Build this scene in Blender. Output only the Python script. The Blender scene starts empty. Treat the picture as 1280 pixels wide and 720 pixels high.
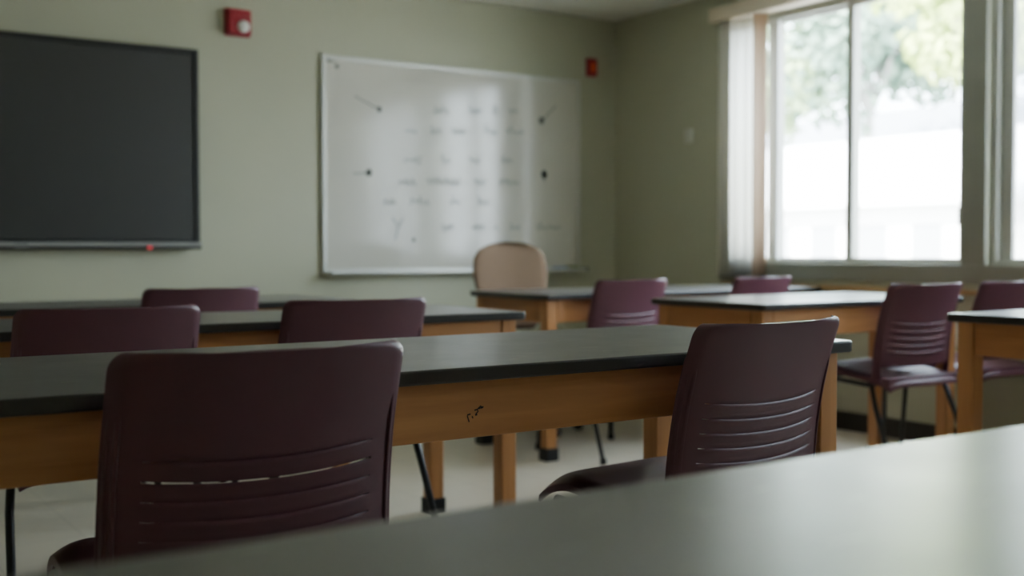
import bpy, bmesh, math, random
from mathutils import Vector, Matrix
random.seed(7)
PI = math.pi
scene = bpy.context.scene
COL = scene.collection

# ------------------------------------------------------------------ materials
def new_mat(name):
    m = bpy.data.materials.new(name); m.use_nodes = True
    nt = m.node_tree
    return m, nt, nt.nodes['Principled BSDF']

def plain(name, col, rough=.6, metal=0., spec=.5, noise=0., scale=8., bump=0., bscale=60.):
    m, nt, p = new_mat(name)
    p.inputs['Base Color'].default_value = (*col, 1)
    p.inputs['Roughness'].default_value = rough
    p.inputs['Metallic'].default_value = metal
    p.inputs['Specular IOR Level'].default_value = spec
    tc = nt.nodes.new('ShaderNodeTexCoord')
    if noise > 0:
        n = nt.nodes.new('ShaderNodeTexNoise'); n.inputs['Scale'].default_value = scale; n.inputs['Detail'].default_value = 6
        nt.links.new(tc.outputs['Object'], n.inputs['Vector'])
        r = nt.nodes.new('ShaderNodeMapRange'); r.inputs['To Min'].default_value = 1 - noise; r.inputs['To Max'].default_value = 1 + noise
        r.inputs['From Min'].default_value = .25; r.inputs['From Max'].default_value = .75
        nt.links.new(n.outputs['Fac'], r.inputs['Value'])
        v = nt.nodes.new('ShaderNodeVectorMath'); v.operation = 'SCALE'
        v.inputs[0].default_value = col
        nt.links.new(r.outputs['Result'], v.inputs['Scale'])
        nt.links.new(v.outputs['Vector'], p.inputs['Base Color'])
    if bump > 0:
        n2 = nt.nodes.new('ShaderNodeTexNoise'); n2.inputs['Scale'].default_value = bscale; n2.inputs['Detail'].default_value = 3
        nt.links.new(tc.outputs['Object'], n2.inputs['Vector'])
        b = nt.nodes.new('ShaderNodeBump'); b.inputs['Strength'].default_value = bump; b.inputs['Distance'].default_value = .002
        nt.links.new(n2.outputs['Fac'], b.inputs['Height'])
        nt.links.new(b.outputs['Normal'], p.inputs['Normal'])
    return m

def wood(name, c1, c2, axis='X', rough=.38):
    m, nt, p = new_mat(name)
    tc = nt.nodes.new('ShaderNodeTexCoord'); mp = nt.nodes.new('ShaderNodeMapping')
    s = {'X': (1.2, 16, 16), 'Z': (16, 16, 1.2), 'Y': (16, 1.2, 16)}[axis]
    mp.inputs['Scale'].default_value = s
    nt.links.new(tc.outputs['Object'], mp.inputs['Vector'])
    n = nt.nodes.new('ShaderNodeTexNoise'); n.inputs['Scale'].default_value = 2.2; n.inputs['Detail'].default_value = 7; n.inputs['Distortion'].default_value = .6
    nt.links.new(mp.outputs['Vector'], n.inputs['Vector'])
    cr = nt.nodes.new('ShaderNodeValToRGB')
    cr.color_ramp.elements[0].position = .3; cr.color_ramp.elements[0].color = (*c1, 1)
    cr.color_ramp.elements[1].position = .7; cr.color_ramp.elements[1].color = (*c2, 1)
    nt.links.new(n.outputs['Fac'], cr.inputs['Fac'])
    nt.links.new(cr.outputs['Color'], p.inputs['Base Color'])
    p.inputs['Roughness'].default_value = rough
    return m

def epoxy(name):
    # black resin worktop, worn; top faces painted paler for haze and reflected sheen, pale nicks along the arrises
    m, nt, p = new_mat(name)
    tc = nt.nodes.new('ShaderNodeTexCoord')
    n = nt.nodes.new('ShaderNodeTexNoise'); n.inputs['Scale'].default_value = 5; n.inputs['Detail'].default_value = 8
    nt.links.new(tc.outputs['Object'], n.inputs['Vector'])
    cr = nt.nodes.new('ShaderNodeValToRGB')
    cr.color_ramp.elements[0].color = (.034, .033, .029, 1); cr.color_ramp.elements[1].color = (.056, .054, .049, 1)
    nt.links.new(n.outputs['Fac'], cr.inputs['Fac'])
    # chips and scratches
    mp = nt.nodes.new('ShaderNodeMapping'); mp.inputs['Scale'].default_value = (5, 30, 30)
    nt.links.new(tc.outputs['Object'], mp.inputs['Vector'])
    n2 = nt.nodes.new('ShaderNodeTexNoise'); n2.inputs['Scale'].default_value = 3; n2.inputs['Detail'].default_value = 4
    nt.links.new(mp.outputs['Vector'], n2.inputs['Vector'])
    mr = nt.nodes.new('ShaderNodeMapRange'); mr.inputs['From Min'].default_value = .66; mr.inputs['From Max'].default_value = .74
    nt.links.new(n2.outputs['Fac'], mr.inputs['Value'])
    mx = nt.nodes.new('ShaderNodeMix'); mx.data_type = 'RGBA'
    mx.inputs['B'].default_value = (.16, .15, .13, 1)
    mu = nt.nodes.new('ShaderNodeMath'); mu.operation = 'MULTIPLY'; mu.inputs[1].default_value = .6
    nt.links.new(mr.outputs['Result'], mu.inputs[0])
    nt.links.new(mu.outputs['Value'], mx.inputs['Factor'])
    nt.links.new(cr.outputs['Color'], mx.inputs['A'])
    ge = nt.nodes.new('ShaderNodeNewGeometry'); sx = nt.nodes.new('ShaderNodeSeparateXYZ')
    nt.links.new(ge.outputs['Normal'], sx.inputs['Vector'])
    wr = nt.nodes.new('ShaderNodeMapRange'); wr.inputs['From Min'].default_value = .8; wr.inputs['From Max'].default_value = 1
    wr.inputs['To Min'].default_value = .5; wr.inputs['To Max'].default_value = 2.5  # up-facing colour raised in place of reflected light, sides kept black
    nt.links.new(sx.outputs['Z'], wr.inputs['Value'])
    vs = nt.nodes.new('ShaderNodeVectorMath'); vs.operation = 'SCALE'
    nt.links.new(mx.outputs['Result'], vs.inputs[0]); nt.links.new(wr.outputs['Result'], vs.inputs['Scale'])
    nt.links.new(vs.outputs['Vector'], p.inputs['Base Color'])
    n3 = nt.nodes.new('ShaderNodeTexNoise'); n3.inputs['Scale'].default_value = 9; n3.inputs['Detail'].default_value = 5
    nt.links.new(tc.outputs['Object'], n3.inputs['Vector'])
    r = nt.nodes.new('ShaderNodeMapRange'); r.inputs['To Min'].default_value = .25; r.inputs['To Max'].default_value = .36
    nt.links.new(n3.outputs['Fac'], r.inputs['Value'])
    nt.links.new(r.outputs['Result'], p.inputs['Roughness'])
    p.inputs['Specular IOR Level'].default_value = .62
    return m

def floor_mat(name):
    m, nt, p = new_mat(name)
    tc = nt.nodes.new('ShaderNodeTexCoord')
    br = nt.nodes.new('ShaderNodeTexBrick')
    br.offset = 0; br.inputs['Scale'].default_value = 1
    br.inputs['Brick Width'].default_value = .305; br.inputs['Row Height'].default_value = .305
    br.inputs['Mortar Size'].default_value = .0012
    br.inputs['Color1'].default_value = (.64, .575, .455, 1); br.inputs['Color2'].default_value = (.67, .605, .485, 1)
    br.inputs['Mortar'].default_value = (.36, .33, .27, 1)
    nt.links.new(tc.outputs['Object'], br.inputs['Vector'])
    nt.links.new(br.outputs['Color'], p.inputs['Base Color'])
    p.inputs['Roughness'].default_value = .32
    return m

def glass_mat(name, haze=0.):
    m = bpy.data.materials.new(name); m.use_nodes = True
    nt = m.node_tree; nt.nodes.clear()
    out = nt.nodes.new('ShaderNodeOutputMaterial')
    tr = nt.nodes.new('ShaderNodeBsdfTransparent'); tr.inputs['Color'].default_value = (.93, .95, .94, 1)
    gl = nt.nodes.new('ShaderNodeBsdfGlossy'); gl.inputs['Roughness'].default_value = .02
    fc = nt.nodes.new('ShaderNodeLayerWeight'); fc.inputs['Blend'].default_value = .5
    pw = nt.nodes.new('ShaderNodeMath'); pw.operation = 'POWER'; pw.inputs[1].default_value = 5
    nt.links.new(fc.outputs['Facing'], pw.inputs[0])
    lw = nt.nodes.new('ShaderNodeMath'); lw.operation = 'MULTIPLY_ADD'; lw.inputs[1].default_value = .95; lw.inputs[2].default_value = .04
    nt.links.new(pw.outputs['Value'], lw.inputs[0])
    mx = nt.nodes.new('ShaderNodeMixShader')
    nt.links.new(lw.outputs['Value'], mx.inputs['Fac'])
    nt.links.new(tr.outputs['BSDF'], mx.inputs[1]); nt.links.new(gl.outputs['BSDF'], mx.inputs[2])
    nt.links.new(mx.outputs['Shader'], out.inputs['Surface'])
    return m

def screen_mat(name):
    # fine grey insect mesh: mostly open, a little pale wire
    m = bpy.data.materials.new(name); m.use_nodes = True
    nt = m.node_tree; nt.nodes.clear()
    out = nt.nodes.new('ShaderNodeOutputMaterial')
    tr = nt.nodes.new('ShaderNodeBsdfTransparent')
    df = nt.nodes.new('ShaderNodeBsdfDiffuse'); df.inputs['Color'].default_value = (.55, .57, .6, 1)
    tl = nt.nodes.new('ShaderNodeBsdfTranslucent'); tl.inputs['Color'].default_value = (.55, .57, .62, 1)
    a = nt.nodes.new('ShaderNodeMixShader'); a.inputs['Fac'].default_value = .5
    nt.links.new(df.outputs['BSDF'], a.inputs[1]); nt.links.new(tl.outputs['BSDF'], a.inputs[2])
    mx = nt.nodes.new('ShaderNodeMixShader'); mx.inputs['Fac'].default_value = .3
    nt.links.new(tr.outputs['BSDF'], mx.inputs[1]); nt.links.new(a.outputs['Shader'], mx.inputs[2])
    nt.links.new(mx.outputs['Shader'], out.inputs['Surface'])
    return m

def slat_mat(name, col):
    # thin blind vane: some daylight passes through
    m, nt, p = new_mat(name)
    out = [n for n in nt.nodes if n.type == 'OUTPUT_MATERIAL'][0]
    p.inputs['Base Color'].default_value = (*col, 1); p.inputs['Roughness'].default_value = .6
    tl = nt.nodes.new('ShaderNodeBsdfTranslucent'); tl.inputs['Color'].default_value = (*col, 1)
    mx = nt.nodes.new('ShaderNodeMixShader'); mx.inputs['Fac'].default_value = .22
    nt.links.new(p.outputs['BSDF'], mx.inputs[1]); nt.links.new(tl.outputs['BSDF'], mx.inputs[2])
    nt.links.new(mx.outputs['Shader'], out.inputs['Surface'])
    return m

def leaf_mat(name, c1, c2):
    m, nt, p = new_mat(name)
    tc = nt.nodes.new('ShaderNodeTexCoord')
    n = nt.nodes.new('ShaderNodeTexNoise'); n.inputs['Scale'].default_value = 1.3; n.inputs['Detail'].default_value = 5
    nt.links.new(tc.outputs['Object'], n.inputs['Vector'])
    cr = nt.nodes.new('ShaderNodeValToRGB')
    cr.color_ramp.elements[0].position = .35; cr.color_ramp.elements[0].color = (*c1, 1)
    cr.color_ramp.elements[1].position = .65; cr.color_ramp.elements[1].color = (*c2, 1)
    nt.links.new(n.outputs['Fac'], cr.inputs['Fac'])
    nt.links.new(cr.outputs['Color'], p.inputs['Base Color'])
    p.inputs['Roughness'].default_value = .7
    return m

M = dict(
    wall=plain('sage_paint', (.428, .432, .315), .62, noise=.03, scale=2, bump=.12, bscale=220),
    wallr=plain('sage_paint_window_wall', (.428, .428, .310), .62, noise=.03, scale=2, bump=.12, bscale=220),
    ceil=plain('ceiling_paint', (.78, .77, .70), .9, noise=.03, scale=12),
    floor=floor_mat('vinyl_tile'),
    base=plain('dark_rubber_base', (.028, .022, .018), .5, noise=.1),
    oak=wood('honey_oak_x', (.45, .20, .070), (.59, .285, .108), 'X'),
    oakz=wood('honey_oak_z', (.41, .182, .062), (.55, .265, .098), 'Z'),
    oaky=wood('honey_oak_y', (.36, .148, .048), (.47, .212, .074), 'Y'),
    rail=wood('pale_oak', (.42, .27, .12), (.5, .33, .16), 'Y'),
    epoxy=epoxy('black_resin_top'),
    boot=plain('black_rubber', (.012, .012, .012), .6),
    ink=plain('black_ink', (.01, .009, .008), .7),
    plum=plain('plum_plastic', (.104, .034, .051), .39, spec=.5, noise=.04, scale=30, bump=.22, bscale=900),
    steel=plain('black_steel', (.012, .013, .015), .38, spec=.5),
    tan=plain('tan_fabric', (.165, .102, .057), .85, noise=.1, scale=180, bump=.4, bscale=700),
    tandark=plain('tan_shell', (.2, .12, .07), .6),
    tvglass=plain('display_glass', (.034, .035, .031), .42, spec=.5),
    tvbez=plain('display_bezel', (.012, .013, .012), .42),
    tvbar=plain('display_bar', (.27, .272, .25), .45),
    led=plain('red_led', (.75, .02, .04), .3),
    logo=plain('grey_print', (.16, .16, .15), .5),
    board=plain('whiteboard_enamel', (.545, .53, .46), .13, spec=.5, noise=.015, scale=3),
    alu=plain('board_frame_metal', (.52, .53, .49), .42, metal=.5),
    capdk=plain('tray_end', (.05, .055, .05), .5),
    marker=plain('board_marker_ink', (.24, .26, .24), .6),
    markerdk=plain('dark_marker_ink', (.09, .10, .085), .6),
    red=plain('alarm_red', (.31, .014, .026), .38),
    redor=plain('alarm_orange', (.75, .10, .03), .4),
    thermo=plain('thermostat_plastic', (.52, .53, .46), .5),
    lens=plain('strobe_lens', (.78, .8, .76), .2),
    whitep=plain('white_plastic', (.62, .63, .6), .45),
    vinyl=plain('window_vinyl', (.44, .445, .39), .45, noise=.02),
    trim=plain('grey_window_trim', (.26, .262, .215), .5, noise=.03),
    valance=plain('cream_valance', (.62, .53, .40), .6, noise=.03),
    slat=plain('cream_slat', (.74, .72, .64), .6, noise=.02),
    slattan=plain('tan_slat', (.50, .37, .26), .6, noise=.02),
    glass=glass_mat('clear_glass'),
    slatlit=slat_mat('cream_slat_cloth', (.80, .78, .70)), slattanl=slat_mat('tan_slat_cloth', (.50, .36, .25)),
    screen=screen_mat('insect_mesh'),
    bwall=plain('cream_siding', (.82, .82, .80), .8, noise=.03, scale=.6),
    broof=plain('pale_metal_roof', (.80, .81, .82), .6, noise=.04, scale=.4),
    groof=plain('grey_shingle', (.24, .26, .29), .8, noise=.08, scale=2),
    bwin=plain('far_window_glass', (.34, .36, .38), .4),
    ground=plain('pale_asphalt', (.34, .34, .32), .9, noise=.1, scale=.8),
    bark=plain('bark', (.38, .37, .35), .9, noise=.2),
    leafd=leaf_mat('blue_green_leaves', (.10, .18, .13), (.21, .30, .22)),
    leafl=leaf_mat('yellow_green_leaves', (.38, .48, .13), (.52, .62, .22)),
    leafm=leaf_mat('soft_green_leaves', (.32, .44, .22), (.46, .58, .32)),
    blue=plain('blue_marker', (.02, .07, .25), .4),
    olive=plain('olive_marker', (.25, .27, .08), .5),
)

_p = M['led'].node_tree.nodes['Principled BSDF']        # a lit standby lamp
_p.inputs['Emission Color'].default_value = (1, .03, .08, 1); _p.inputs['Emission Strength'].default_value = .10

# ------------------------------------------------------------------ helpers
def obj(name, bm, mat, parent=None, smooth=False, bevel=0., seg=2):
    me = bpy.data.meshes.new(name); bmesh.ops.recalc_face_normals(bm, faces=bm.faces[:])
    bm.to_mesh(me); bm.free()
    o = bpy.data.objects.new(name, me); COL.objects.link(o)
    if isinstance(mat, (list, tuple)):
        for x in mat: me.materials.append(x)
    else: me.materials.append(mat)
    if smooth:
        for f in me.polygons: f.use_smooth = True
    if bevel:
        b = o.modifiers.new('bevel', 'BEVEL'); b.width = bevel; b.segments = seg; b.limit_method = 'ANGLE'; b.angle_limit = math.radians(40)
        if not smooth:
            for f in me.polygons: f.use_smooth = True
            w = o.modifiers.new('wn', 'WEIGHTED_NORMAL'); w.keep_sharp = True
    if parent: o.parent = parent
    return o

def tag(o, label=None, cat=None, group=None, kind=None):
    if label: o['label'] = label
    if cat: o['category'] = cat
    if group: o['group'] = group
    if kind: o['kind'] = kind
    return o

def thing(name, label, cat, loc=(0, 0, 0), rz=0, group=None):
    o = bpy.data.objects.new(name, None); COL.objects.link(o)
    o.empty_display_size = .1
    o.location = loc; o.rotation_euler = (0, 0, rz)
    return tag(o, label, cat, group)

def struct(name, bm, mat, parent=None, **k):
    o = obj(name, bm, mat, parent, **k)
    if parent is None: o['kind'] = 'structure'
    return o

def dup(root, loc, rz, label, group=None):
    def cp(o, parent):
        c = o.copy(); COL.objects.link(c)
        c.parent = parent
        for ch in list(o.children): cp(ch, c)
        return c
    r = cp(root, None)
    r.location = loc; r.rotation_euler = (0, 0, rz)
    r['label'] = label
    if group: r['group'] = group
    return r

def box(bm, x0, x1, y0, y1, z0, z1):
    vs = [bm.verts.new(p) for p in ((x0,y0,z0),(x1,y0,z0),(x1,y1,z0),(x0,y1,z0),(x0,y0,z1),(x1,y0,z1),(x1,y1,z1),(x0,y1,z1))]
    for f in ((0,3,2,1),(4,5,6,7),(0,1,5,4),(1,2,6,5),(2,3,7,6),(3,0,4,7)): bm.faces.new([vs[i] for i in f])
    return vs

def B(*a):
    bm = bmesh.new(); box(bm, *a); return bm

def tube(bm, pts, r, n=12, caps=True):
    pts = [Vector(p) for p in pts]
    rings = []
    up = None
    for i, p in enumerate(pts):
        d = (pts[min(i+1, len(pts)-1)] - pts[max(i-1, 0)]).normalized()
        if up is None:
            up = Vector((0,0,1)) if abs(d.z) < .9 else Vector((1,0,0))
        a = d.cross(up).normalized(); b = a.cross(d).normalized(); up = b
        rr = r[i] if isinstance(r, (list, tuple)) else r
        rings.append([bm.verts.new(p + a*math.cos(2*PI*k/n)*rr + b*math.sin(2*PI*k/n)*rr) for k in range(n)])
    for i in range(len(rings)-1):
        for k in range(n):
            bm.faces.new((rings[i][k], rings[i][(k+1)%n], rings[i+1][(k+1)%n], rings[i+1][k]))
    if caps:
        bm.faces.new(rings[0][::-1]); bm.faces.new(rings[-1])
    return bm

def T(pts, r, n=12):
    return tube(bmesh.new(), pts, r, n)

def round_slab(bm, x0, x1, y0, y1, z0, z1, r, n=6):
    pts = []
    for cx, cy, a0 in ((x1-r, y1-r, 0), (x0+r, y1-r, PI/2), (x0+r, y0+r, PI), (x1-r, y0+r, 1.5*PI)):
        for k in range(n+1):
            a = a0 + PI/2*k/n
            pts.append((cx+r*math.cos(a), cy+r*math.sin(a)))
    lo = [bm.verts.new((x, y, z0)) for x, y in pts]; hi = [bm.verts.new((x, y, z1)) for x, y in pts]
    bm.faces.new(lo[::-1]); bm.faces.new(hi)
    m = len(pts)
    for k in range(m): bm.faces.new((lo[k], lo[(k+1)%m], hi[(k+1)%m], hi[k]))
    return bm

def ribbon(bm, pts, w, y, ny=-1):
    # flat pen stroke in the XZ plane at depth y
    pts = [Vector((p[0], p[1])) for p in pts]
    L, R = [], []
    for i, p in enumerate(pts):
        d = pts[min(i+1, len(pts)-1)] - pts[max(i-1, 0)]
        d = d.normalized() if d.length > 1e-9 else Vector((1, 0))
        nrm = Vector((-d.y, d.x))*w*.5
        a, b = p+nrm, p-nrm
        L.append(bm.verts.new((a.x, y, a.y))); R.append(bm.verts.new((b.x, y, b.y)))
    for i in range(len(pts)-1): bm.faces.new((L[i], R[i], R[i+1], L[i+1]))

# ------------------------------------------------------------------ room shell
WX, WY, CZ = 4.82, 5.95, 2.48          # window wall, front wall, ceiling
LX, BY = -2.3, -2.6
WT = .22
struct('floor', B(LX-WT, WX+WT, BY-WT, WY+WT, -.1, 0), M['floor'])
struct('ceiling', B(LX-WT, WX+WT, BY-WT, WY+WT, CZ, CZ+.15), M['ceil'])
struct('wall_front', B(LX-WT, WX+WT, WY, WY+WT, 0, CZ), M['wall'])
struct('wall_left', B(LX-WT, LX, BY, WY, 0, CZ), M['wall'])
struct('wall_back', B(LX-WT, WX+WT, BY-WT, BY, 0, CZ), M['wall'])
# window wall with two openings, plus an unseen third added for light
Z0, Z1 = .885, 2.30
OP = [(3.315, 4.90), (2.02, 3.19), (.10, .85)]
bm = bmesh.new()
box(bm, WX, WX+WT, BY, WY, 0, Z0)
box(bm, WX, WX+WT, BY, WY, Z1, CZ)
for (a, b) in ((OP[1][1], OP[0][0]), (OP[2][1], OP[1][0]), (BY, OP[2][0])):
    box(bm, WX, WX+WT, a, b, Z0, Z1)
box(bm, WX, WX+WT, OP[0][1], WY, Z0, Z1)
struct('wall_right', bm, M['wallr'])
struct('baseboard_right', B(WX-.012, WX, BY, WY-.012, 0, .10), M['base'], bevel=.003)
struct('baseboard_front', B(LX, WX, WY-.012, WY, 0, .10), M['base'], bevel=.003)
# wooden rail on the window wall below the sill
struct('trim_1', B(WX-.03, WX, 2.6, 4.92, .742, .768), M['rail'], bevel=.004)
# flat grey trim round the windows
bm = bmesh.new()
for a in ((1.93, 4.945, .795, Z0), (3.19, 3.315, Z0, Z1), (4.90, 4.945, Z0, Z1), (1.93, 2.02, Z0, Z1)):
    box(bm, WX-.014, WX, a[0], a[1], a[2], a[3])
struct('trim_2', bm, M['trim'], bevel=.003)

def window(name, y0, y1, split, screen, split2=None):
    """two-pane slider; far pane in the outer track"""
    x0, x1 = WX+.03, WX+.11
    fw = .03
    bm = bmesh.new()
    box(bm, x0, x1, y0, y0+fw, Z0, Z1); box(bm, x0, x1, y1-fw, y1, Z0, Z1)
    box(bm, x0, x1, y0+fw, y1-fw, Z0, Z0+.022); box(bm, x0, x1, y0+fw, y1-fw, Z1-.04, Z1)
    fr = struct(name, bm, M['vinyl'], bevel=.003)
    # sashes
    def sash(a, b, xs, w0, w1, nm):
        s = bmesh.new()
        box(s, xs, xs+.03, a, a+w0, Z0+.02, Z1-.03); box(s, xs, xs+.03, b-w1, b, Z0+.02, Z1-.03)
        box(s, xs, xs+.03, a+w0, b-w1, Z0+.02, Z0+.032); box(s, xs, xs+.03, a+w0, b-w1, Z1-.055, Z1-.03)
        o = obj('sash', s, M['vinyl'], fr, bevel=.003)
        obj('pane', B(xs+.012, xs+.016, a+w0, b-w1, Z0+.032, Z1-.055), M['glass'], o)
        return o
    if split2:
        fx = sash(split2-.02, y1-fw, x0+.008, .075, .04, 'fixed'); fx.data.materials[0] = M['whitep']  # paler material on this sash stands in for bloom from outside
    sash(split-.012, (split2 or y1-fw)+(.02 if split2 else 0), x0+.042, .05, .035 if split2 else .055, 'far')
    near = sash(y0+fw, split+.03, x0+.008, .018, .045, 'near')
    obj('latch', B(x0-.006, x0+.01, y0+fw+.002, y0+fw+.016, 1.08, 1.16), M['trim'], near, bevel=.003)
    if screen:
        obj('insect_screen', B(x1-.006, x1-.004, y0+fw, y1-fw, Z0+.022, Z1-.04), M['screen'], fr)
    return fr
window('window_1', OP[0][0], OP[0][1], 4.02, False, 4.555)
window('window_2', OP[1][0], OP[1][1], 2.70, True)
window('window_3_added', OP[2][0], OP[2][1], .56, False)  # out-of-view window, added and sized to brighten the room

# valance and stacked vertical slats
vb = thing('vertical_blind', 'cream vertical blind stacked at the far edge of the window under a valance', 'blind', (WX, 4.75, 2.35))
def local(o, bm): bmesh.ops.translate(bm, verts=bm.verts, vec=-Vector(o.location)); return bm
obj('valance', local(vb, B(WX-.10, WX-.003, 1.85, 4.955, 2.295, 2.375)), M['valance'], vb, bevel=.004)
for k in range(8):
    y = 4.885 - k*.039 if k < 7 else 4.585
    s = bmesh.new(); NS = 6
    # slightly cupped vane
    a = [(-.044+.088*q/NS, .006*(1-((q-NS/2)/(NS/2))**2)) for q in range(NS+1)]
    lo = [s.verts.new((x, yy, 0)) for x, yy in a]; hi = [s.verts.new((x, yy, 1.485)) for x, yy in a]
    for q in range(NS): s.faces.new((lo[q], lo[q+1], hi[q+1], hi[q]))
    ang = [75, 70, 30, 24, 30, 24, 34, -22][k]
    bmesh.ops.rotate(s, verts=s.verts, cent=(0,0,0), matrix=Matrix.Rotation(math.radians(ang), 3, 'Z'))
    bmesh.ops.translate(s, verts=s.verts, vec=(WX-.056 + (k % 2)*.004, y, .81))
    o = obj('slat', local(vb, s), M['slattanl'] if k == 7 else M['slatlit'], vb, smooth=True)
    so_ = o.modifiers.new('solid', 'SOLIDIFY'); so_.thickness = .0012

# ------------------------------------------------------------------ things on the front wall
# flat display
tv = thing('wall_display', 'large black flat display screen with thin bezel hung on front wall', 'screen', (1.0, WY, .967))
x0, x1, z0, z1 = .03, 1.965, .967, 2.008
yf = WY-.085
bm = bmesh.new()
box(bm, x0, x0+.028, yf, WY-.03, z0+.036, z1); box(bm, x1-.028, x1, yf, WY-.03, z0+.036, z1)
box(bm, x0+.028, x1-.028, yf, WY-.03, z1-.03, z1); box(bm, x0+.028, x1-.028, yf, WY-.03, z0+.036, z0+.05)
obj('bezel', local(tv, bm), M['tvbez'], tv, bevel=.004)
obj('screen_panel', local(tv, B(x0+.028, x1-.028, yf+.008, WY-.03, z0+.05, z1-.03)), M['tvglass'], tv)
bm = bmesh.new(); box(bm, x0, x1+.004, yf-.012, WY-.03, z0+.015, z0+.036)
bar = obj('bottom_bar', local(tv, bm), M['tvbar'], tv, bevel=.004)
obj('bottom_lip', local(tv, B(x0, x1+.004, yf-.006, WY-.03, z0, z0+.015)), M['tvbez'], tv, bevel=.003)
obj('power_light', local(tv, B(1.686, 1.708, yf-.016, yf-.004, z0-.001, z0+.017)), M['led'], tv, bevel=.003)['label'] = 'small red standby light'
obj('badge', local(tv, B(1.05, 1.115, yf-.0135, yf-.008, z0+.006, z0+.030)), M['logo'], tv, bevel=.002)
obj('mounting_bracket', local(tv, B(.6, 1.4, WY-.03, WY, 1.2, 1.8)), M['tvbez'], tv)

# whiteboard
wb = thing('whiteboard', 'wide glossy whiteboard covered in faint handwriting beside wall corner', 'whiteboard', (3.6, WY, .83))
bx0, bx1, bz0, bz1 = 2.69, 4.512, .828, 2.062
yb = WY-.020
obj('board_surface', local(wb, B(bx0+.012, bx1-.012, yb, WY-.002, bz0+.012, bz1-.012)), M['board'], wb)
bm = bmesh.new()
yo = yb-.006
box(bm, bx0, bx0+.022, yo, WY-.001, bz0, bz1); box(bm, bx1-.016, bx1, yo, WY-.001, bz0, bz1)
box(bm, bx0+.022, bx1-.016, yo, WY-.001, bz1-.024, bz1); box(bm, bx0+.022, bx1-.016, yo, WY-.001, bz0, bz0+.024)
obj('board_frame', local(wb, bm), M['alu'], wb, bevel=.002)
bm = bmesh.new(); box(bm, bx0+.03, bx1-.004, yo-.07, yo, bz0-.004, bz0+.004); box(bm, bx0+.03, bx1-.004, yo-.074, yo-.066, bz0-.004, bz0+.014)
obj('marker_tray', local(wb, bm), M['alu'], wb, bevel=.002)
obj('tray_end_cap', local(wb, B(bx1-.004, bx1+.010, yo-.076, yo, bz0-.006, bz0+.020)), M['capdk'], wb, bevel=.003)
obj('tray_end_cap', local(wb, B(bx0+.018, bx0+.03, yo-.076, yo, bz0-.006, bz0+.012)), M['alu'], wb, bevel=.003)
ROWS = [[(3.413,3.519,1.791),(3.661,3.759,1.807),(3.835,3.871,1.817),(3.948,4.021,1.825)],
        [(3.217,3.293,1.657),(3.391,3.468,1.667),(3.541,3.637,1.676),(3.77,3.87,1.689),(3.93,4.069,1.699)],
        [(3.206,3.33,1.49),(3.467,3.529,1.499),(3.66,3.735,1.508),(3.894,3.978,1.518)],
        [(3.173,3.286,1.36),(3.362,3.596,1.367),(3.694,3.781,1.376),(3.882,4.038,1.382)],
        [(3.073,3.157,1.237),(3.247,3.378,1.241),(3.517,3.596,1.246),(3.722,3.793,1.251)],
        [(3.466,3.55,1.093),(3.681,3.769,1.095),(3.839,3.881,1.096),(3.959,4.032,1.098),(4.161,4.351,1.1)]]
rnd = random.Random(3)
for row in ROWS:
    for a, b, z in row:
        bm = bmesh.new()
        n = max(6, int((b-a)/.006)); pts = []
        for i in range(n+1):
            t = i/n
            pts.append((a+(b-a)*t + .006*math.sin(i*1.9), z + .015*math.sin(i*1.55+a*9) + rnd.uniform(-.010, .010) + (.022 if rnd.random() < .14 else 0)))
        ribbon(bm, pts, .0075, yb-.0012)
        obj('handwriting', local(wb, bm), M['marker'], wb)
bm = bmesh.new()
ribbon(bm, [(3.13,1.15),(3.155,1.118),(3.168,1.095),(3.205,1.15),(3.17,1.10),(3.15,1.02)], .009, yb-.0012)
obj('handwriting', local(wb, bm), M['marker'], wb)
def blob(x, z, r, ln=None):
    bm = bmesh.new(); r *= .88
    pts = []
    for i in range(34):
        a = i*1.1; q = r*(1-i/40)
        pts.append((x+q*math.cos(a), z+q*1.15*math.sin(a)))
    ribbon(bm, pts, r*.42, yb-.0012)
    if ln:
        n = 8
        ribbon(bm, [(x+(ln[0]-x)*i/n, z+(ln[1]-z)*i/n + .004*math.sin(i*2)) for i in range(n+1)], .006, yb-.0014)
    return obj('sketched_dot', local(wb, bm), M['markerdk'], wb)
blob(3.05, 1.776, .017, (2.892, 1.842)); blob(2.98, 1.407, .022, (2.879, 1.399)); blob(4.205, 1.782, .024, (4.319, 1.886))
blob(4.224, 1.440, .026, (4.228, 1.395)); blob(3.273, 1.02, .012); blob(2.783, 2.001, .013); blob(2.732, 2.030, .011, (2.775, 2.026))

def pen(name, label, x, z, mat, L=.12):
    o = thing(name, label, 'marker', (x, yo-.035, z))
    bm = tube(bmesh.new(), [(-L/2, 0, .009), (L*.15, 0, .009)], .009, 10)
    obj('barrel', bm, mat, o, smooth=False)
    bm = tube(bmesh.new(), [(L*.15, 0, .009), (L*.2, 0, .009), (L/2-.004, 0, .009), (L/2, 0, .009)], [.0095, .0105, .0105, .007], 10)
    obj('cap', bm, mat, o)
    return o
pen('board_marker', 'blue capped marker lying on the whiteboard tray', 4.33, bz0+.004, M['blue'])
er = thing('board_eraser', 'olive felt eraser lying on the whiteboard tray near its end', 'eraser', (4.42, yo-.036, bz0+.004))
obj('felt', B(-.042, .042, -.022, .022, 0, .012), M['olive'], er, bevel=.003)
obj('grip', B(-.042, .042, -.022, .022, .012, .026), M['olive'], er, bevel=.005)

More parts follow.
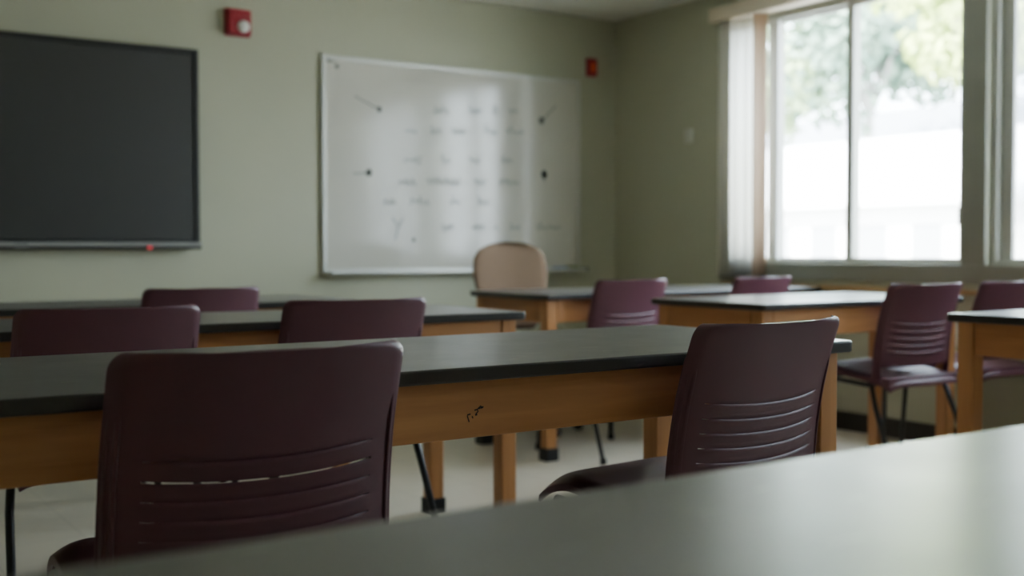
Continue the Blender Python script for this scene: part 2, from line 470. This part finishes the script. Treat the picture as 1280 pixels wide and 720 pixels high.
# fire alarm strobe
fa = thing('fire_alarm', 'red fire alarm horn with white strobe lens above and between the screens', 'alarm', (2.206, WY, 2.118))
fa['label'] = 'red fire alarm box with white strobe lens high on front wall'
obj('housing', B(-.064, .064, -.050, 0, 0, .135), M['red'], fa, bevel=.008, seg=3)
obj('back_plate', B(-.072, .072, -.008, 0, -.006, .141), M['red'], fa, bevel=.002)
bm = bmesh.new(); bmesh.ops.create_uvsphere(bm, u_segments=20, v_segments=12, radius=.033)
bmesh.ops.scale(bm, verts=bm.verts, vec=(1, .75, 1)); bmesh.ops.translate(bm, verts=bm.verts, vec=(.018, -.05, .042))
obj('strobe_lens', bm, M['lens'], fa, smooth=True)
bm = bmesh.new()
for k in range(4): box(bm, -.04, .04, -.053, -.049, .088+k*.009, .092+k*.009)
obj('sounder_grille', bm, M['red'], fa)
# small pull station near corner
ps = thing('alarm_call_point', 'small bright red call point on front wall near the corner', 'alarm', (4.61, WY, 2.095))
obj('housing', B(-.038, .038, -.032, 0, 0, .118), M['red'], ps, bevel=.006, seg=3)
obj('push_plate', B(-.020, .020, -.038, -.030, .030, .088), M['redor'], ps, bevel=.003)
# thermostat on window wall
th = thing('thermostat', 'small pale thermostat on the green wall between corner and blind', 'thermostat', (WX, 5.214, 1.615))
obj('housing', B(-.028, 0, -.030, .030, 0, .085), M['thermo'], th, bevel=.006, seg=3)
obj('dial', B(-.031, -.026, -.018, .018, .03, .06), M['thermo'], th, bevel=.003)
# outlet under the window
ou = thing('wall_outlet', 'pale electrical outlet plate on the wall below the window', 'outlet', (WX, 3.325, .49))
obj('cover_plate', B(-.006, 0, -.036, .036, 0, .116), M['whitep'], ou, bevel=.002)
for k in (0, 1): obj('socket', B(-.010, -.004, -.017, .017, .016+k*.046, .05+k*.046), M['slat'], ou, bevel=.003)

# ------------------------------------------------------------------ lab tables
ZT, TT, AH, LG, OV = .76, .026, .104, .056, .028
def lab_table(name, label, x0, x1, y0, y1, group='black topped wooden lab tables', inset=0):
    t = thing(name, label, 'table', ((x0+x1)/2, (y0+y1)/2, 0), 0, group)
    hx, hy = (x1-x0)/2, (y1-y0)/2
    obj('worktop', round_slab(bmesh.new(), -hx, hx, -hy, hy, ZT-TT, ZT, .022), M['epoxy'], t, bevel=.005, seg=3)
    ax, ay = hx-OV, hy-OV
    za, zb = ZT-TT-AH, ZT-TT
    g = .004
    obj('apron', B(-ax+LG+g, ax-LG-g, -ay+.002, -ay+.024, za, zb), M['oak'], t, bevel=.003)
    obj('apron', B(-ax+LG+g, ax-LG-g, ay-.024, ay-.002, za, zb), M['oak'], t, bevel=.003)
    obj('apron', B(-ax+.002, -ax+.024, -ay+LG+g, ay-LG-g, za, zb), M['oaky'], t, bevel=.003)
    obj('apron', B(ax-.024, ax-.002, -ay+LG+g, ay-LG-g, za, zb), M['oaky'], t, bevel=.003)
    for sx in (-1, 1):
        for sy in (-1, 1):
            cx, cy = sx*(ax-LG/2), sy*(ay-LG/2) - (inset if sx > 0 and sy > 0 else 0)
            l = obj('leg', B(cx-LG/2, cx+LG/2, cy-LG/2, cy+LG/2, .012, zb), M['oakz'], t, bevel=.004)
            q = LG/2+.007
            obj('foot_boot', round_slab(bmesh.new(), cx-q, cx+q, cy-q, cy+q, 0, .058, .008, 3), M['boot'], l, bevel=.002)
    return t
lab_table('lab_table', 'black topped lab table nearest the camera, cut by the bottom of the photo', .12, 1.95, .12, .765)
t1 = lab_table('lab_table', 'long dark lab table with ink scribble on its wooden apron, second row', .10, 2.05, 1.675, 2.335)
lab_table('lab_table', 'lab table with worn chipped dark edge behind the long scribbled table', .23, 2.115, 3.06, 3.645)
lab_table('lab_table', 'rearmost lab table below the black screen, mostly hidden by chairs', .22, 2.06, 4.20, 4.80)
lab_table('lab_table', 'short lab table with bright reflecting top below the window', 3.10, 4.33, 2.96, 3.60, inset=.17)
lab_table('lab_table', 'lab table cut by the right edge of the photo, one wooden corner leg showing', 3.145, 4.75, 1.585, 2.225)
lab_table('lab_table', 'teacher lab table standing before the whiteboard and tan chair', 2.955, 4.785, 4.135, 4.795)
# ink scribble on the apron of the second-row table
bm = bmesh.new()
ya = 1.675+OV+.002-.0008
for s in ([(1.047,.672),(1.054,.673)], [(1.047,.671),(1.049,.665),(1.051,.659)], [(1.057,.669),(1.059,.665)],
          [(1.062,.679),(1.067,.68),(1.07,.677),(1.066,.673),(1.064,.67)], [(1.064,.67),(1.068,.671)],
          [(1.068,.68),(1.075,.686),(1.077,.681)], [(1.071,.681),(1.076,.683),(1.081,.684)], [(1.075,.686),(1.078,.682),(1.08,.683)]):
    ribbon(bm, s, .0024, ya)
sc = obj('ink_scribble', local(t1, bm), M['ink'], t1)

# ------------------------------------------------------------------ plum stacking chair (local: +Y faces the table, crest of back at y=0)
H = .822; ZB = .488
def half_w(z):
    t = (z-ZB)/(H-ZB)
    w = .229 - .006*t
    r = .022
    if z > H-r: w -= r - math.sqrt(max(0, r*r-(z-(H-r))**2))
    rb = .03
    if z < ZB+rb: w -= rb - math.sqrt(max(0, rb*rb-((ZB+rb)-z)**2))
    return w
def prof(z):
    t = max(0, min(1, (z-.44)/(H-.44)))
    return .072*(1-t**2.1)
SL = [.668, .638, .609, .580, .551]
def back_mesh(open_slot=None):
    zs = {ZB, H}
    for i in range(5): zs.add(ZB+.03*(1-math.cos(PI/2*i/4)))
    for i in range(7): zs.add(H-.022*(1-math.sin(PI/2*i/6)))
    z = .70
    while z < H-.04: zs.add(z); z += .018
    gaps = []
    for k, s in enumerate(SL):
        g = .0019 if k == open_slot else .0009
        gaps.append((s-g, s+g))
        for d in (-.020, -.0145, -.010, -.0065, -.0042, -.0025, .004, .008, .0115): zs.add(s+d)
        zs.add(s-g); zs.add(s+g)
    zs = sorted(zs); out = [zs[0]]
    for v in zs[1:]:
        if v-out[-1] > .0004: out.append(v)
    zs = out
    NX = 36
    bm = bmesh.new(); rows = []
    def fade(u): 
        a = abs(u)
        return 1 if a < .66 else max(0, 1-(a-.66)/.16)**1.5
    for z in zs:
        w = half_w(z); row = []
        for i in range(NX+1):
            u = -1+2*i/NX
            y = prof(z) + .036*(abs(u)**2.2) 
            for s in SL:
                d = s-z
                if 0 < d < .0042: y -= (.0005+.0027*math.sin(PI/2*d/.0042))*fade(u)
                elif .0042 <= d < .017: y -= .0032*fade(u)*(1-(d-.0042)/.0128)
                elif -.010 < d <= 0: y += .0022*fade(u)*(1+d/.010)
            # rolled side edge
            if abs(u) > .93: y += .012*((abs(u)-.93)/.07)**2
            k = max(0, min(1, (z-.492)/.03))*max(0, min(1, (.735-z)/.055))
            row.append(bm.verts.new((u*w, y, z + .017*k*(u*u-.45))))
        rows.append(row)
    for j in range(len(zs)-1):
        zc = (zs[j]+zs[j+1])/2
        gap = [k for k, (a, b) in enumerate(gaps) if a < zc < b]
        for i in range(NX):
            uc = abs(-1+2*(i+.5)/NX)
            if gap and uc < .80: continue
            bm.faces.new((rows[j][i], rows[j][i+1], rows[j+1][i+1], rows[j+1][i]))
    return bm
def shell(name, bm, mat, parent, th, off=0, bev=.0016):
    o = obj(name, bm, mat, parent, smooth=True)
    s = o.modifiers.new('solid', 'SOLIDIFY'); s.thickness = th; s.offset = off
    if bev:
        b = o.modifiers.new('bev', 'BEVEL'); b.width = bev; b.segments = 2; b.limit_method = 'ANGLE'; b.angle_limit = math.radians(50)
    w = o.modifiers.new('wn', 'WEIGHTED_NORMAL')
    return o
def seat_mesh():
    bm = bmesh.new(); NX, NY = 30, 30; rows = []
    for j in range(NY+1):
        v = -1+2*j/NY; row = []
        for i in range(NX+1):
            u = -1+2*i/NX
            x = u*.232*math.sqrt(1-.10*v*v); y = .268 + v*.240*math.sqrt(1-.08*u*u)
            e = (u**6+v**6)**(1/6)
            z = .488 - .012*(1-u*u)*(1-(v+.2)**2*.7)
            z -= .040*max(0, (.55-v)/1.55)
            if v > .45: z -= .018*((v-.45)/.55)**2          # waterfall front
            if e > .86: z -= .034*((e-.86)/.33)**1.5 * 1.7
            row.append(bm.verts.new((x, y, z)))
        rows.append(row)
    for j in range(NY):
        for i in range(NX):
            bm.faces.new((rows[j][i], rows[j][i+1], rows[j+1][i+1], rows[j+1][i]))
    # down-turned skirt
    edge = [rows[0][i] for i in range(NX)] + [rows[j][NX] for j in range(NY)] + [rows[NY][i] for i in range(NX, 0, -1)] + [rows[j][0] for j in range(NY, 0, -1)]
    low = [bm.verts.new((p.co.x*1.004, .268+(p.co.y-.268)*1.004, p.co.z-.016)) for p in edge]
    m = len(edge)
    for k in range(m): bm.faces.new((edge[k], low[k], low[(k+1)%m], edge[(k+1)%m]))
    return bm
def make_chair(label, open_slot=None):
    t = thing('school_chair', label, 'chair', group='plum plastic school chairs')
    shell('backrest', back_mesh(open_slot), M['plum'], t, .007)
    for s in (-1, 1):
        # side upright: ribbed channel behind each edge, running down to the seat corner
        bm = bmesh.new(); P = []
        zz = [.420, .46, .49, .53, .58, .63, .68, .72, .748, .760]
        for z in zz:
            w = .2265 - .006*(z-ZB)/(H-ZB)
            k = 1 if z < .72 else max(.15, 1-(z-.72)/.045)
            yb_ = prof(z) + .036
            xi, xo = w-.017, w+.0015
            if z < .50: xi -= .012*(.50-z)/.07
            P.append([bm.verts.new((s*xi, yb_-.006, z)), bm.verts.new((s*(xi+.003), yb_-.006-.006*k, z)), bm.verts.new((s*(xo-.010), yb_-.003-.006*k, z)),
                      bm.verts.new((s*(xo-.0085), yb_+.002-.003*k, z)), bm.verts.new((s*(xo-.003), yb_+.004-.005*k, z)), bm.verts.new((s*xo, yb_+.006, z)), bm.verts.new((s*xo, yb_+.016, z)), bm.verts.new((s*xi, yb_+.012, z))])
        n = 8
        for j in range(len(P)-1):
            for i in range(n): bm.faces.new((P[j][i], P[j][(i+1)%n], P[j+1][(i+1)%n], P[j+1][i]))
        bm.faces.new(P[0]); bm.faces.new(P[-1])
        obj('upright', bm, M['plum'], t, bevel=.0015)
    seat = shell('seat', seat_mesh(), M['plum'], t, .007, -1)
    # rear bar joining the uprights behind the seat
    bm = bmesh.new(); round_slab(bm, -.226, .226, .045, .085, .416, .450, .012, 4)
    obj('rear_rail', bm, M['plum'], t, bevel=.005)
    for s in (-1, 1):
        l = obj('leg', T([(s*.218, .43, .432), (s*.224, .438, .30), (s*.236, .452, .012)], .0105), M['steel'], t, smooth=False)
        for f in l.data.polygons: f.use_smooth = len(f.vertices) == 4
        obj('glide', T([(s*.236, .452, 0), (s*.236, .452, .018), (s*.2358, .4519, .03)], [.016, .016, .0125]), M['boot'], l)
        l = obj('leg', T([(s*.222, .13, .415), (s*.232, .10, .33), (s*.250, -.03, .012)], .0105), M['steel'], t)
        for f in l.data.polygons: f.use_smooth = len(f.vertices) == 4
        obj('glide', T([(s*.250, -.03, 0), (s*.250, -.03, .018), (s*.2495, -.0295, .03)], [.016, .016, .0125]), M['boot'], l)
    fr = bmesh.new()
    for s in (-1, 1): tube(fr, [(s*.219, .12, .412), (s*.219, .44, .430)], .010)
    tube(fr, [(-.219, .16, .414), (.219, .16, .414)], .009); tube(fr, [(-.219, .40, .427), (.219, .40, .427)], .009)
    f = obj('seat_frame', fr, M['steel'], t)
    for p in f.data.polygons: p.use_smooth = len(p.vertices) == 4
    return t
def put(c, cx, cy, deg): c.location = (cx, cy, 0); c.rotation_euler = (0, 0, math.radians(deg)); return c
G = 'plum plastic school chairs'
first = make_chair('nearest plum slatted chair at the lower left, light showing through one slot', 1)
proto = make_chair('plum chair facing right end of the scribbled table, seat jutting left of its backrest')
put(first, .622, 1.520, -.5)
put(proto, 1.684, 1.535, 5.5)
def chair(cx, cy, deg, label): return dup(proto, (cx, cy, 0), math.radians(deg), label, G)
chair(.738, 2.83, 0, 'plum chair at left edge of the chipped table, nearest the left border of the photo')
chair(1.440, 2.89, 0, 'plum chair at the chipped table, just right of the centre of its front edge')
chair(1.395, 4.085, 3, 'farthest plum chair on the left side, below the right end of the black screen')
chair(3.955, 2.84, -2, 'whole plum chair with shiny pale seat and black legs showing, at the short bright table')
chair(3.40, 4.015, 3.5, 'plum chair in front of the teacher table, right of the tan chair')
chair(4.245, 4.00, 5.5, 'small far plum chair at the right half of the teacher table below the blind')
chair(4.565, 2.84, -3, 'plum chair beside the window wall, cut by the right edge of the photo')

# ------------------------------------------------------------------ teacher's upholstered chair
oc = thing('office_chair', 'tan upholstered office chair with rounded back behind the teacher table', 'chair', (3.42, 4.98, 0), PI+math.radians(-4))
bm = bmesh.new(); NU, NV = 24, 24
def ocp(u, v, side):
    t = 1-(1-(v+1)/2)**1.7
    w = .165 + .068*min(1, t/.62)**.8
    # rounded outline (superellipse in the upper part)
    if t > .58:
        q = (t-.58)/.42; w *= max(.0, (1-q**4.0))**(1/2.2)*.999+.001
    elif t < .15:
        q = (.15-t)/.15; w *= (1-.25*q**2)
    z = .53 + t*.475
    edge = max(0, 1-(abs(u))**3)*max(0, 1-max(0, (t-.55)/.45)**4)
    y = -.165 - .05*t + .05*u*u + (.034*edge**.6 if side > 0 else -.020*edge**.6)
    return (u*w, y, z)
grid = {}
for side in (1, -1):
    for j in range(NV+1):
        for i in range(NU+1):
            u, v = -1+2*i/NU, -1+2*j/NV
            if side < 0 and (i in (0, NU) or j in (0, NV)): grid[side, i, j] = grid[1, i, j]
            else: grid[side, i, j] = bm.verts.new(ocp(u, v, side))
for side in (1, -1):
    for j in range(NV):
        for i in range(NU):
            f = [grid[side, i, j], grid[side, i+1, j], grid[side, i+1, j+1], grid[side, i, j+1]]
            bm.faces.new(f)
bmesh.ops.remove_doubles(bm, verts=bm.verts, dist=.0003)
obj('backrest', bm, M['tan'], oc, smooth=True)
bm = round_slab(bmesh.new(), -.24, .24, -.17, .30, .43, .50, .09, 8)
obj('seat', bm, M['tan'], oc, bevel=.022, seg=4)
obj('back_bracket', T([(0, -.02, .42), (0, -.17, .42), (0, -.225, .46), (0, -.235, .60)], .018), M['steel'], oc)
obj('gas_lift', T([(0, .05, .10), (0, .05, .42)], .026, 16), M['steel'], oc)
for k in range(5):
    a = 2*PI*k/5+.3
    sp = obj('base_spoke', T([(0, .05, .115), (.26*math.cos(a), .05+.26*math.sin(a), .075)], [.024, .016]), M['steel'], oc)
    cx, cy = .26*math.cos(a), .05+.26*math.sin(a)
    obj('caster', T([(cx-.02*math.sin(a), cy+.02*math.cos(a), .029), (cx+.02*math.sin(a), cy-.02*math.cos(a), .029)], .029, 16), M['boot'], sp)

# ------------------------------------------------------------------ outdoors
GZ = -1.0
struct('ground', B(WX+WT+.2, 70, -40, 70, GZ-.2, GZ), M['ground'])
def building(name, label, x0, x1, y0, y1, zwall, zridge, wallm, roofm, wins, ov=.45):
    o = thing(name, label, 'building', ((x0+x1)/2, (y0+y1)/2, GZ))
    L = lambda bm: local(o, bm)
    obj('wall', L(B(x0, x1, y0, y1, GZ, zwall)), wallm, o)
    bm = bmesh.new(); xm = (x0+x1)/2
    pr = [(x0-ov, zwall-.05), (x0-ov, zwall+.10), (xm, zridge), (x1+ov, zwall+.10), (x1+ov, zwall-.05)]
    a = [bm.verts.new((x, y0-ov, z)) for x, z in pr]; b = [bm.verts.new((x, y1+ov, z)) for x, z in pr]
    bm.faces.new(a); bm.faces.new(b[::-1])
    for k in range(5): bm.faces.new((a[k], a[(k+1)%5], b[(k+1)%5], b[k]))
    obj('roof', L(bm), roofm, o)
    for (a0, a1, z0, z1) in wins:
        f = bmesh.new()
        for q in ((a0, a0+.07, z0, z1), (a1-.07, a1, z0, z1), (a0+.07, a1-.07, z0, z0+.07), (a0+.07, a1-.07, z1-.07, z1)):
            box(f, x0-.04, x0-.001, *q)
        fo = obj('window', L(f), wallm, o)
        obj('window_pane', L(B(x0-.02, x0-.004, a0+.07, a1-.07, z0+.07, z1-.07)), M['bwin'], fo)
    return o
building('neighbour_building', 'long low white building with pale roof seen through the window', 22, 29, 6, 34, 2.0, 3.95, M['bwall'], M['broof'],
         [(19.45-1.48*k-.95, 19.45-1.48*k, .35, 1.58) for k in range(-3, 8)])
building('distant_building', 'hazy grey roofed building rising behind the low white one', 37, 46, 18, 52, 3.4, 7.0, M['bwall'], M['groof'], [])
def tree(name, label, x, y, zc, r, hz, mat, n=2600, leaf=.30, seed=1):
    rg = random.Random(seed)
    o = thing(name, label, 'tree', (x, y, GZ), 0, 'trees beyond the window')
    bm = bmesh.new()
    tube(bm, [(0, 0, 0), (.1, .05, (zc-GZ)*.5), (0, 0, zc-GZ)], [.22, .17, .08], 10)
    for k in range(6):
        a = k*1.05+rg.random(); q = rg.uniform(.5, .8)*r
        tube(bm, [(0.05, .02, (zc-GZ)*.62), (q*.5*math.cos(a), q*.5*math.sin(a), zc-GZ-.1), (q*math.cos(a), q*math.sin(a), zc-GZ+rg.uniform(0, .4)*hz)], [.09, .06, .025], 6)
    obj('trunk', bm, M['bark'], o)
    bm = bmesh.new()
    cl = []
    for k in range(26):
        while True:
            p = Vector((rg.uniform(-1, 1), rg.uniform(-1, 1), rg.uniform(-1, 1)))
            if p.length < 1: break
        cl.append((Vector((p.x*r*.78, p.y*r*.78, p.z*hz*.78)), rg.uniform(.28, .5)*r))
    for k in range(n):
        c, cr = rg.choice(cl)
        d = Vector((rg.gauss(0, 1), rg.gauss(0, 1), rg.gauss(0, 1))).normalized()*cr*rg.uniform(.55, 1.05)
        d.z *= .75
        p = c+d+Vector((0, 0, zc-GZ))
        nrm = (d.normalized()+Vector((rg.uniform(-.7, .7), rg.uniform(-.7, .7), rg.uniform(-.2, .9)))).normalized()
        a = nrm.cross(Vector((rg.random(), rg.random(), .3))).normalized(); b = nrm.cross(a)
        s = leaf*rg.uniform(.5, 1.1)
        vs = [bm.verts.new(p+a*s*.5), bm.verts.new(p+b*s*.32), bm.verts.new(p-a*s*.5), bm.verts.new(p-b*s*.32)]
        bm.faces.new(vs)
    obj('foliage', bm, mat, o)
    return o
tree('shade_tree', 'yellow green sunlit tree overhanging the white building outside', 18.6, 12.6, 5.9, 2.1, 2.0, M['leafl'], 3400, .30, 2)
tree('shade_tree', 'bluish dark green tree behind the roofs, at middle of the window', 33.0, 26.5, 9.6, 4.6, 4.3, M['leafd'], 4200, .6, 3)
tree('shade_tree', 'soft green tree behind the roofs, in the narrow left window pane', 31.5, 30.5, 7.6, 3.2, 3.0, M['leafm'], 3000, .5, 4)
tree('shade_tree', 'tall dark tree farthest beyond the rooftops outside the window', 48.0, 33.0, 12.0, 6.0, 5.5, M['leafd'], 3600, .8, 5)
tree('shade_tree', 'pale green tree outside the second window by the right edge', 20.5, 8.2, 4.6, 2.4, 2.2, M['leafm'], 2600, .34, 6)

# ------------------------------------------------------------------ light
w = bpy.data.worlds.new('sky'); scene.world = w; w.use_nodes = True
nt = w.node_tree; bg = nt.nodes['Background']
sky = nt.nodes.new('ShaderNodeTexSky'); sky.sky_type = 'NISHITA'; sky.sun_disc = False
sky.sun_elevation = math.radians(48); sky.sun_rotation = math.radians(-100)
sky.air_density = 1.3; sky.dust_density = 4.0; sky.ozone_density = 1.0
mixc = nt.nodes.new('ShaderNodeMix'); mixc.data_type = 'RGBA'; mixc.inputs['Factor'].default_value = .55
mixc.inputs['B'].default_value = (10.4, 11.5, 13.2, 1)
nt.links.new(sky.outputs['Color'], mixc.inputs['A'])
nt.links.new(mixc.outputs['Result'], bg.inputs['Color'])
bg.inputs['Strength'].default_value = 1.0
sun = bpy.data.lights.new('sun', 'SUN'); sun.energy = 22; sun.angle = math.radians(1.5); sun.color = (1, .98, .95)
so = bpy.data.objects.new('sun', sun); COL.objects.link(so)
so.rotation_euler = Vector((.66, -.12, -.74)).to_track_quat('-Z', 'Y').to_euler()
for (a, b) in OP:
    al = bpy.data.lights.new('window_portal', 'AREA'); al.shape = 'RECTANGLE'
    al.size = Z1-Z0; al.size_y = b-a; al.cycles.is_portal = True
    ao = bpy.data.objects.new('window_portal', al); COL.objects.link(ao)
    ao.location = (WX+.16, (a+b)/2, (Z0+Z1)/2)
    ao.rotation_euler = (0, math.radians(90), 0)

# ------------------------------------------------------------------ camera
FPX = 1419.2458
yaw, pitch, roll = (math.radians(v) for v in (33.84345581, 1.96301492, .08463734))
f = Vector((math.sin(yaw)*math.cos(pitch), math.cos(yaw)*math.cos(pitch), -math.sin(pitch)))
r = Vector((math.cos(yaw), -math.sin(yaw), 0)); d = f.cross(r)
r2 = r*math.cos(roll)+d*math.sin(roll); d2 = -r*math.sin(roll)+d*math.cos(roll)
cam = bpy.data.cameras.new('camera'); co = bpy.data.objects.new('camera', cam); COL.objects.link(co)
mw = Matrix(((r2.x, -d2.x, -f.x, 0), (r2.y, -d2.y, -f.y, 0), (r2.z, -d2.z, -f.z, .965), (0, 0, 0, 1)))
co.matrix_world = mw
cam.sensor_width = 36; cam.lens = FPX/1280*36
cam.clip_start = .02; cam.clip_end = 300
cam.dof.use_dof = True; cam.dof.focus_distance = 2.1; cam.dof.aperture_fstop = 2.5
scene.camera = co
scene.view_settings.view_transform = 'AgX'
scene.view_settings.look = 'None'
scene.view_settings.exposure = 1.74
scene.cycles.use_denoising = True
scene.cycles.max_bounces = 14; scene.cycles.diffuse_bounces = 8; scene.cycles.transparent_max_bounces = 12
scene.cycles.sample_clamp_indirect = 12
